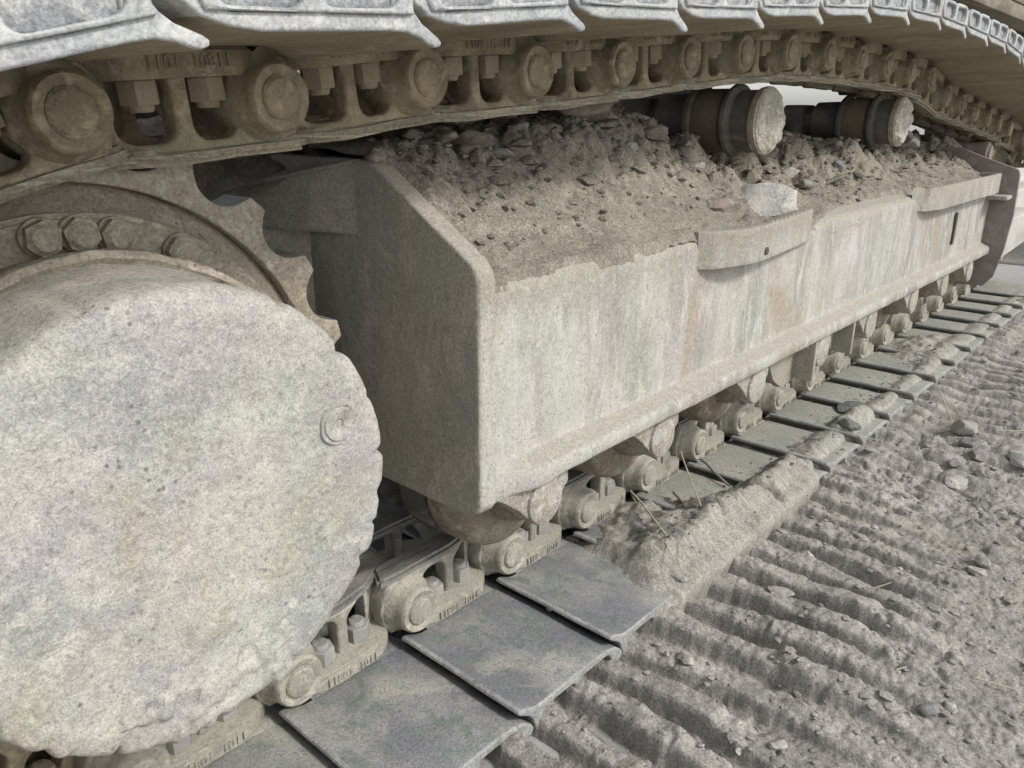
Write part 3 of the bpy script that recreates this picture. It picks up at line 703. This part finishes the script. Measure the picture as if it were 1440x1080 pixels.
obj('slew_ring', sr, M['dark'], UP)
obj('far_panel', box(.95, 1.45, 2.30, 2.36, .35, .76, .01), M['slate'], UP)

# ------------------------------------------------------------------ soil heaped on the frame
def heap_h(x, y):
    base = roof_z(x, y)
    a = ss(1.25, 1.80, x)
    near = np.interp(y, [.665, .70, .80, .90, 1.0, 1.15, 1.3, 1.5], [.588, .603, .668, .722, .758, .785, .80, .79])
    far = np.interp(y, [.665, .70, .80, .90, 1.0, 1.08, 1.2, 1.5], [.560, .578, .610, .640, .662, .668, .64, .58])
    far = far + .03 * np.exp(-((x - 2.15) / .3) ** 2) * ss(.8, .95, y)
    z = near * (1 - a) + far * a + .006
    clod = ss(.74, .84, y + .05 * fbm(x, y, 5, 3, 2)) 
    z = z + clod * (.034 * fbm(x, y, 6, 4, 4) + .03 * lumps(x, y, 9, 21) * ss(.80, .92, y) + .026 * lumps(x, y, 15, 4) + .015 * lumps(x, y, 30, 8) + .007 * lumps(x, y, 62, 11) + .004 * fbm(x, y, 60, 3, 5))
    z = z + (1 - clod) * (.010 * fbm(x, y, 12, 5, 7, .6) - .007 * np.abs(fbm(x, y, 26, 4, 17, .6)) + .006 * lumps(x, y, 38, 2) * ss(-.1, .3, fbm(x, y, 8, 3, 27)))
    z = z + .004 * fbm(x, y, 75, 5, 15, .7) + .006 * np.abs(fbm(x, y, 22, 4, 16, .6)) + .012 * ss(.685, .76, y) * (.5 + .5 * fbm(x, y, 9, 3, 25))
    # bare dusted shoulder of the beam along the outer edge
    edge = .688 - .014 * (1 - ss(1.1, 1.35, x)) - .006 + .018 * fbm(x, 0 * x, 4, 4, 33) + .022 * ss(1.75, 2.0, x) * (1 - ss(2.7, 3.0, x))
    z = z - .03 * (1 - ss(edge - .012, edge + .010, y))
    z = z - .12 * (1 - ss(.66, .70, x)) * ss(.0, 1, clod) * 0
    z = np.where(y > edge + .006, np.maximum(z, roof_z(x, y) + .0035), z)
    # keep the carrier rollers' shells clear
    for cx in (1.735, 2.665):
        z = z - .03 * np.exp(-((x - cx) / .10) ** 4) * ss(.78, .83, y) * (1 - ss(1.05, 1.12, y))
    z = np.minimum(z, np.interp(x, [p[0] for p in top_pin], [p[1] for p in top_pin]) - .085 + .5 * ss(1.0, 1.06, y) + .5 * (1 - ss(.76, .79, y)))
    return z
def heap_at(x, y): return float(heap_h(np.array([x]), np.array([y]))[0])
xs = np.concatenate([np.arange(.6745, 2.1, .0036), np.arange(2.105, 3.72, .007)])
ys = np.concatenate([np.arange(.672, 1.06, .0036), np.arange(1.06, 1.6, .012)])
X, Y = np.meshgrid(xs, ys, indexing='ij'); Z = heap_h(X, Y)
lim = np.interp(Y, [.66, .70, .845, .87, 1.6], [.600, .615, .712, .735, .80])       # feather into the end plate's sloping edge
Z = np.where(X < .74, np.minimum(Z, lim + .007 + np.maximum(X - .69, 0) * .9 + .005 * fbm(X, Y, 22, 4, 3)), Z)
tag(obj('soil_heap', grid_mesh('soil_heap', X, Y, Z), M['soil']), 'long heap of loose brown grey soil and clods piled on top of the track frame', 'soil', kind='stuff')
# soil behind, lying over the mounting bracket
xs = np.arange(.30, .75, .006); ys = np.arange(1.0, 1.62, .008)
X, Y = np.meshgrid(xs, ys, indexing='ij')
Z = .675 + .10 * ss(1.02, 1.30, Y) + .015 * fbm(X, Y, 8, 4, 4) + .014 * lumps(X, Y, 24, 2) + .004 * fbm(X, Y, 60, 3, 8) + .05 * ss(.55, .75, X)
tag(obj('soil_heap', grid_mesh('soil_back', X, Y, Z), M['soil_behind']), 'brown soil lying behind the sprocket under the upper chain', 'soil', kind='stuff')

# ------------------------------------------------------------------ mud on the lower shoes
def mud_h(x, y):
    e = y - .562
    along = np.interp(x, [1.00, 1.06, 1.12, 1.5, 1.66, 1.72, 1.80, 1.95, 2.15, 2.5, 3.2, 4.2], [0, .6, 1, 1, .95, .40, .62, .50, .55, .42, .40, .40])
    wid = np.interp(x, [1.0, 1.15, 1.35, 1.5, 1.8, 2.4, 4.2], [.08, .12, .11, .09, .08, .08, .10]) + .03 * fbm(x, y * .3, 5, 3, 3)
    crown = np.exp(-((e - .035 - .02 * ss(1.65, 1.8, x)) / (wid * .5)) ** 2)
    u = ((x - (X0 + PITCH - .028)) % PITCH) / PITCH
    seam = np.exp(-((np.minimum(u, 1 - u)) / .035) ** 2)
    cr = .058 + .014 * fbm(x, 0 * x, 9, 3, 61)
    wedge = np.clip(np.minimum(.25 + .75 * (e + .01) / cr, 1 - (e - cr) / (wid * .75)), 0, 1) * (1 - ss(0, .02, -e))
    crown = np.where(x < 1.68, wedge, crown)
    z = (.052 * along * crown) * (1 - .8 * seam * ss(1.5, 1.6, x)) * (1 - .55 * np.exp(-((x - 1.475 - .03 * fbm(y, x, 20, 2, 3)) / .012) ** 2) - .22 * np.exp(-((x - 1.29 - .05 * fbm(y, x, 14, 3, 5)) / .007) ** 2) - .22 * np.exp(-((x - 1.19 - .05 * fbm(y, x, 14, 3, 7)) / .006) ** 2)) - .012
    z = z + along * (.015 * fbm(x, y, 9, 4, 41) - .006 * np.abs(fbm(x * 1.2, y * .8, 16, 4, 46)) * 1.5 + .009 * fbm(x * 3.2, y * .7, 28, 3, 42) + .004 * lumps(x, y, 55, 6) * ss(.03, .08, e))
    z = z + .05 * -ss(.0, -.0, x) * 0
    spill = np.exp(-(((x - 1.19) / .085) ** 2 + ((y - .735) / .06) ** 2)) * .036 + np.exp(-(((x - 1.24) / .12) ** 2 + ((y - .66) / .07) ** 2)) * .018
    z = z + spill * (1 + .5 * fbm(x, y, 22, 3, 47))
    z = z + (.024 * np.exp(-((x - 1.084) / .026) ** 2) * ss(.59, .66, y) * (1 - ss(.74, .80, y)) * (1 + .5 * fbm(x, y, 25, 3, 58)))
    dr = np.exp(-(((x - 2.05) / .10) ** 2 + ((y - .63) / .05) ** 2)) * .02 + np.exp(-(((x - 2.95) / .22) ** 2 + ((y - .70) / .09) ** 2)) * .032
    z = z + dr * (1 + .6 * fbm(x, y, 30, 3, 48))
    z = z + .003 * fbm(x, y, 70, 4, 49, .6)
    z = z - .06 * (1 - ss(.012, .034, e + .010 * fbm(x, y, 12, 3, 52))) * ss(1.64, 1.72, x)
    z = z + .004 * np.abs(fbm(x * 1.6, y * .8, 20, 4, 53)) * along
    return SZ + z
xs = np.concatenate([np.arange(1.0, 2.3, .0042), np.arange(2.3, 4.3, .010)])
ys = np.concatenate([np.array([.553, .5535, .554, .5545, .5555]), np.arange(.557, .83, .0042)])
X, Y = np.meshgrid(xs, ys, indexing='ij'); Z = mud_h(X, Y)
al = np.interp(X, [1.0, 1.08, 1.62, 1.7, 4.3], [0, 1, 1, 0, 0]); Y = Y + .018 * ss(1.64, 1.72, X) * (Y < .57)
drop = np.array([-.050, -.035, -.022, -.012, -.005])
for k in range(5): Z[:, k] = np.minimum(Z[:, 5] + drop[k] * 1.4 - .0, Z[:, 5]); 
Y = Y + .004 * fbm(X * 3, Z, 18, 3, 51) * (Y < .58) - .010 * al * np.exp(-((Z - SZ) / .03) ** 2) * (Y < .57)
tag(obj('shoe_mud', grid_mesh('shoe_mud', X, Y, Z), M['mud']), 'crusted khaki mud squeezed over the outer ends of the lower shoes', 'mud', kind='stuff')

# ------------------------------------------------------------------ stones
def rock_mesh(seed, sub=2, flat=.75):
    bm = bmesh.new(); bmesh.ops.create_icosphere(bm, subdivisions=sub, radius=1)
    r = random.Random(seed); off = Vector((r.random() * 50, r.random() * 50, r.random() * 50))
    planes = []
    for _ in range(12):
        nrm = Vector((r.gauss(0, 1), r.gauss(0, 1), r.gauss(0, 1))).normalized(); planes.append((nrm, r.uniform(.50, .82)))
    for v in bm.verts:
        for nrm, d in planes:
            q = v.co.dot(nrm)
            if q > d: v.co -= nrm * (q - d) * .97
        v.co *= 1 + .16 * mnoise.noise(v.co * 1.7 + off) + .07 * mnoise.noise(v.co * 5 + off)
        v.co.z *= flat
    me = bpy.data.meshes.new('rock'); bm.to_mesh(me); bm.free(); return finish(me, 32)
def stone(name, x, y, z, r, m_, label, cat, seed, sub=3, group=None, sc=(1, 1, 1), sink=.35):
    o = obj(name, rock_mesh(seed, sub), m_)
    o.location = (x, y, z + r * sc[2] * (.75 - sink)); o.scale = (r * sc[0], r * sc[1], r * sc[2]); o.rotation_euler = (0, 0, seed * 1.7)
    tag(o, label, cat, group); return o
G = ground_at
stone('rock', 1.072, .162, G(1.072, .162), .017, M['rock_dark'], 'smooth dark blue grey stone near the lower right corner of the churned ground', 'rock', 11, group='stones on the churned ground')
stone('rock', 1.100, .140, G(1.10, .14), .011, M['rock'], 'small buff pebble beside the dark blue grey stone', 'rock', 12, group='stones on the churned ground')
stone('rock', 2.092, .327, G(2.092, .327), .028, M['rock_purple'], 'largest purple grey stone in the dark clump on the right', 'rock', 13, group='stones on the churned ground', sc=(1, 1, .8))
stone('rock', 2.02, .36, G(2.02, .36), .020, M['rock_purple'], 'purple grey stone left of the largest one in the dark clump', 'rock', 14, group='stones on the churned ground')
stone('rock', 1.99, .30, G(1.99, .30), .018, M['rock_purple'], 'purple grey stone in front of the largest one in the dark clump', 'rock', 15, group='stones on the churned ground')
stone('rock', 2.17, .36, G(2.17, .36), .030, M['rock_dark'], 'dark wet looking clod at the back of the purple stone clump', 'clod', 16, group='stones on the churned ground')
stone('rock', 2.12, .235, G(2.12, .235), .042, M['rock_pale'], 'flat white stone at the right edge beside the purple clump', 'rock', 17, group='stones on the churned ground', sc=(1.3, 1, .4))
stone('rock', 2.26, .40, G(2.26, .40), .036, M['rock'], 'grey boulder behind the purple stone clump', 'rock', 18, group='stones on the churned ground')
stone('rock', 1.90, .33, G(1.90, .33), .030, M['rock'], 'rounded grey clod left of the purple stone clump', 'clod', 19, group='stones on the churned ground')
stone('rock', 1.568, .198, G(1.568, .198), .019, M['rock'], 'light grey stone on the right half buried beside another', 'rock', 20, group='stones on the churned ground')
stone('rock', 1.535, .205, G(1.535, .205), .017, M['rock'], 'flatter light grey stone in front of its half buried twin', 'rock', 21, group='stones on the churned ground', sc=(1.3, 1, .6))
stone('rock', 1.287, .287, G(1.287, .287), .015, M['rock'], 'flat pale stone between two faded grouser ridges', 'rock', 22, group='stones on the churned ground', sc=(1.5, 1, .4))
stone('rock', 1.568, .40, G(1.568, .40), .009, M['rock'], 'small pale pebble on a ridge end in the middle distance', 'rock', 23, group='stones on the churned ground')
stone('rock', 1.372, .462, G(1.372, .462), .015, M['rock'], 'grey stone stuck in a furrow close to the mud covered shoes', 'rock', 24, group='stones on the churned ground')
stone('rock', .866, .293, G(.866, .293), .013, M['rock'], 'grey pebble near the bottom edge of the picture', 'rock', 25, group='stones on the churned ground')
stone('rock', .828, .330, G(.828, .330), .007, M['rock_pale'], 'small white chip near the bottom edge of the picture', 'rock', 26, group='stones on the churned ground')
stone('rock', 1.197, .44, G(1.197, .44), .018, M['rock'], 'grey lump on the ridge beside the first muddy shoe', 'clod', 27, group='stones on the churned ground', sc=(1.4, 1, .7))
stone('rock', .93, .47, G(.93, .47), .015, M['rock'], 'stone pressed into the ridge beside the bare slate shoe', 'rock', 28, group='stones on the churned ground', sc=(1.4, 1, .6))
H = heap_at
stone('rock', 1.60, .735, .576, .078, M['rock_pale'], 'large pale angular rock resting above the nearer step bracket', 'rock', 31, sc=(1.25, .75, 1.15), sink=.48)
stone('rock', 1.44, .745, .612, .040, M['rock_brown'], 'brown sloping rock left of the large pale one above the step bracket', 'rock', 37, sc=(1.6, .9, .7))
heap_rocks = [(1.215, .93, .052, 'rock_brown', 'big flat topped brown clod on the crest of the heap'),
 (.965, 1.02, .040, 'rock_brown', 'brown clod tucked under the upper chain at the heap crest'),
 (1.06, .98, .034, 'rock_brown', 'reddish brown clod right of the one tucked under the chain'),
 (.832, .885, .017, 'rock_brown', 'rounded clod at the near end of the heap, above the smooth slope'),
 (.905, .90, .024, 'rock_brown', 'clod with a hollow beside it near the start of the heap'),
 (.960, .885, .020, 'rock', 'smooth rounded stone in the row of clods along the heap shoulder'),
 (.800, .925, .013, 'rock_brown', 'small pebble on the heap beside the end plate peak'),
 (1.045, .93, .019, 'rock', 'flat pale pebble high on the heap shoulder'),
 (1.120, .93, .026, 'rock_brown', 'pointed clod in the middle of the heap shoulder'),
 (1.35, 1.0, .042, 'rock_brown', 'rounded clod behind the big flat topped one'),
 (1.45, .96, .034, 'rock', 'grey clod on the crest near the first carrier roller'),
 (1.40, .88, .026, 'rock_brown', 'brown clod halfway down the heap below the crest'),
 (1.27, .86, .022, 'rock', 'grey stone below the big flat topped clod'),
 (1.52, .86, .024, 'rock', 'grey stone left of the first carrier roller'),
 (1.95, .78, .022, 'rock', 'grey stone in front of the first carrier roller'),
 (2.02, .86, .026, 'rock', 'grey clod between the two carrier rollers'),
 (2.30, .84, .024, 'rock_dark', 'dark clod just before the second carrier roller'),
 (1.82, .83, .020, 'rock_brown', 'brown clod under the rim of the first carrier roller'),
 (2.95, .86, .035, 'rock', 'grey clod past the second carrier roller'),
 (3.15, .95, .045, 'rock', 'mauve grey mound of soil near the orange cover')]
for k, (x, y, r, m_, lb) in enumerate(heap_rocks):
    stone('clod', x, y, H(x, y), r * 1.2, M[m_], lb, 'clod', 40 + k, group='clods lying along the soil heap', sc=(1.15, 1, .85), sink=.36)
stone('clod', .69, .865, .735, .018, M['rock_brown'], 'rough clod perched on the very peak of the end plate', 'clod', 70, sc=(1, 1.2, .9), sink=.4)
stone('clod', 1.965, .605, mud_h(np.array([1.965]), np.array([.605]))[0], .030, M['wet'], 'dark wet clod sitting on the outer end of a lower shoe', 'clod', 71, sc=(1.2, 1, .7))
stone('clod', 2.15, .66, SZ, .035, M['wet'], 'crumbly dark green clod on the shoe beyond the wet one', 'clod', 72, sc=(1.6, 1, .45))
stone('rock', .865, .69, SZ, .009, M['rock_dark'], 'small dark stone lying on the third bare shoe plate', 'rock', 73, sub=2)
stone('rock', 1.155, .70, .04, .010, M['rock'], 'small pebble on the mud spill beside the bare shoe', 'rock', 74, sub=2)
stone('rock', .69, .905, .035, .024, M['rock_pale'], 'pale clod caught between the two chain rails behind the drive cover', 'rock', 75)
stone('clod', SX - .245, .628, SZC + .06, .026, M['disc'], 'lump of blue grey mud stuck on the final drive cover', 'mud', 76, sc=(1, .6, 1), sink=.75)

# countless crumbs
def scatter(name, n, fx, zf, rf, m_, label, seed):
    r = np.random.default_rng(seed); base = []
    for k in range(6):
        me = rock_mesh(100 + seed * 7 + k, 1); v = np.zeros(len(me.vertices) * 3); me.vertices.foreach_get('co', v)
        f = np.zeros(len(me.polygons) * 3, int); me.polygons.foreach_get('vertices', f); base.append((v.reshape(-1, 3), f.reshape(-1, 3)))
        bpy.data.meshes.remove(me)
    x, y = fx(n, r); z = zf(x, y); rad = rf(n, r); VV, FF = [], []; c = 0
    for i in range(n):
        v, f = base[i % 6]; a = r.random() * 6.28; ca, sa = math.cos(a), math.sin(a)
        w = v * rad[i] * np.array([1 + .5 * r.random(), 1, .7]); w = np.stack([w[:, 0] * ca - w[:, 1] * sa, w[:, 0] * sa + w[:, 1] * ca, w[:, 2]], -1)
        VV.append(w + (x[i], y[i], z[i] + rad[i] * .12)); FF.append(f + c); c += len(v)
    tag(obj(name, from_arrays(name, np.concatenate(VV), np.concatenate(FF), 40), m_), label, 'soil', kind='stuff')
pw = lambda lo, hi, p: (lambda n, r: lo + (hi - lo) * r.random(n) ** p)
scatter('soil_crumbs', 5200, lambda n, r: (.74 + 2.6 * r.random(n) ** 1.25, .71 + .40 * r.random(n) ** .7), heap_h, pw(.0015, .012, 5), M['soil'], 'countless small clods and crumbs strewn over the heap on the frame', 2)
scatter('clod_scatter', 620, lambda n, r: (.78 + 1.95 * r.random(n), .80 + .32 * r.random(n) ** .6), heap_h, pw(.006, .028, 2.2), M['soil'], 'many rough clods covering the crest of the heap', 6)
scatter('ground_clods', 150, lambda n, r: (.62 + 2.6 * r.random(n) ** 1.2, .54 - .62 * r.random(n)), ground_h, pw(.005, .015, 3), M['ground'], 'many broken clods lying on and between the grouser marks', 9)
scatter('ground_crumbs', 7000, lambda n, r: (.55 + 3.2 * r.random(n) ** 1.4, .56 - .72 * r.random(n) ** .8), ground_h, pw(.0010, .0085, 5.5), M['ground'], 'countless pebbles and crumbs strewn over the churned ground', 3)
scatter('shoe_crumbs', 700, lambda n, r: (1.12 + 1.8 * r.random(n) ** 1.2, .655 + .035 * r.standard_normal(n)), lambda x, y: np.maximum(mud_h(x, y), SZ), pw(.0012, .0055, 3), M['wet'], 'dark crumbs sprinkled on the mud of the lower shoes', 4)

# ------------------------------------------------------------------ straws and twigs
def stalk(name, pts, r, m_, label, cat):
    cu = bpy.data.curves.new('s', 'CURVE'); cu.dimensions = '3D'; cu.bevel_depth = r; cu.bevel_resolution = 1
    sp = cu.splines.new('POLY'); sp.points.add(len(pts) - 1)
    for k, (p, q) in enumerate(zip(sp.points, pts)): p.co = (*q, 1); p.radius = 1 - .4 * k / len(pts)
    o = bpy.data.objects.new('s', cu); COL.objects.link(o)
    me = bpy.data.meshes.new_from_object(o.evaluated_get(bpy.context.evaluated_depsgraph_get())); bpy.data.objects.remove(o)
    me.materials.clear(); o = obj(name, finish(me), m_); tag(o, label, cat, 'loose straws and twigs')
g3 = lambda x, y, dz=.004: (x, y, G(x, y) + dz)
stalk('straw', [(1.46, .80, .075), (1.36, .72, .075), (1.27, .64, .066)], .0018, M['straw'], 'long pale straw leaning from the chain onto the muddy shoe end', 'straw')
stalk('straw', [(1.245, .79, .06), (1.20, .73, .068), (1.165, .675, .060), (1.12, .62, .065)], .0024, M['straw'], 'broken split straw lying across the mud spill', 'straw')
stalk('straw', [(1.235, .78, .058), (1.20, .745, .064)], .0016, M['straw'], 'short splinter beside the broken split straw', 'straw')
stalk('straw', [(1.11, .625, .066), (1.075, .585, .062), (1.052, .553, .04)], .0012, M['straw'], 'thin straw hanging over the outer end of the muddy shoe', 'straw')
stalk('straw', [(1.13, .61, .068), (1.10, .57, .058)], .0011, M['straw'], 'thin straw stuck to the mud just beside the hanging one', 'straw')
stalk('straw', [g3(1.0, .362, .008), g3(1.02, .34, .010), g3(1.045, .32, .008)], .0011, M['straw'], 'pale straw in a furrow in the lower middle ground', 'straw')
stalk('straw', [g3(1.36, .33, .008), g3(1.401, .281, .008)], .0014, M['straw'], 'pale straw lying beyond the flat pale stone', 'straw')
stalk('straw', [g3(1.193, .126, .008), g3(1.209, .074, .008)], .0012, M['straw'], 'straw at the right edge of the picture beyond the blue grey stone', 'straw')
stalk('straw', [g3(2.48, .52, .02), g3(2.29, .43, .02)], .0018, M['straw'], 'longest of the three far straws on rough soil', 'straw')
stalk('straw', [g3(2.415, .46, .02), g3(2.317, .401, .02)], .0018, M['straw'], 'middle of the three far straws on rough soil', 'straw')
stalk('straw', [g3(2.30, .33, .02), g3(2.34, .25, .02)], .0016, M['straw'], 'rightmost of the three far straws on rough soil', 'straw')
stalk('straw', [g3(1.12, .22, .006), g3(1.135, .21, .02)], .0010, M['straw'], 'short upright straw above the blue grey stone', 'straw')
stalk('twig', [(1.345, .745, .035), (1.30, .69, .04)], .0040, M['stick'], 'short grey stick half buried in mud on the second muddy shoe', 'twig')
stalk('twig', [(1.55, .80, .030), (1.53, .77, .032), (1.50, .73, .03), (1.47, .68, .026)], .0036, M['stick'], 'grey stick lying along a shoe edge beside the rollers', 'twig')
stalk('twig', [(2.10, .80, H(2.1, .80) + .008), (2.25, .80, H(2.25, .80) + .006)], .007, M['rollerm'], 'dark stick lying on the heap before the second carrier roller', 'twig')
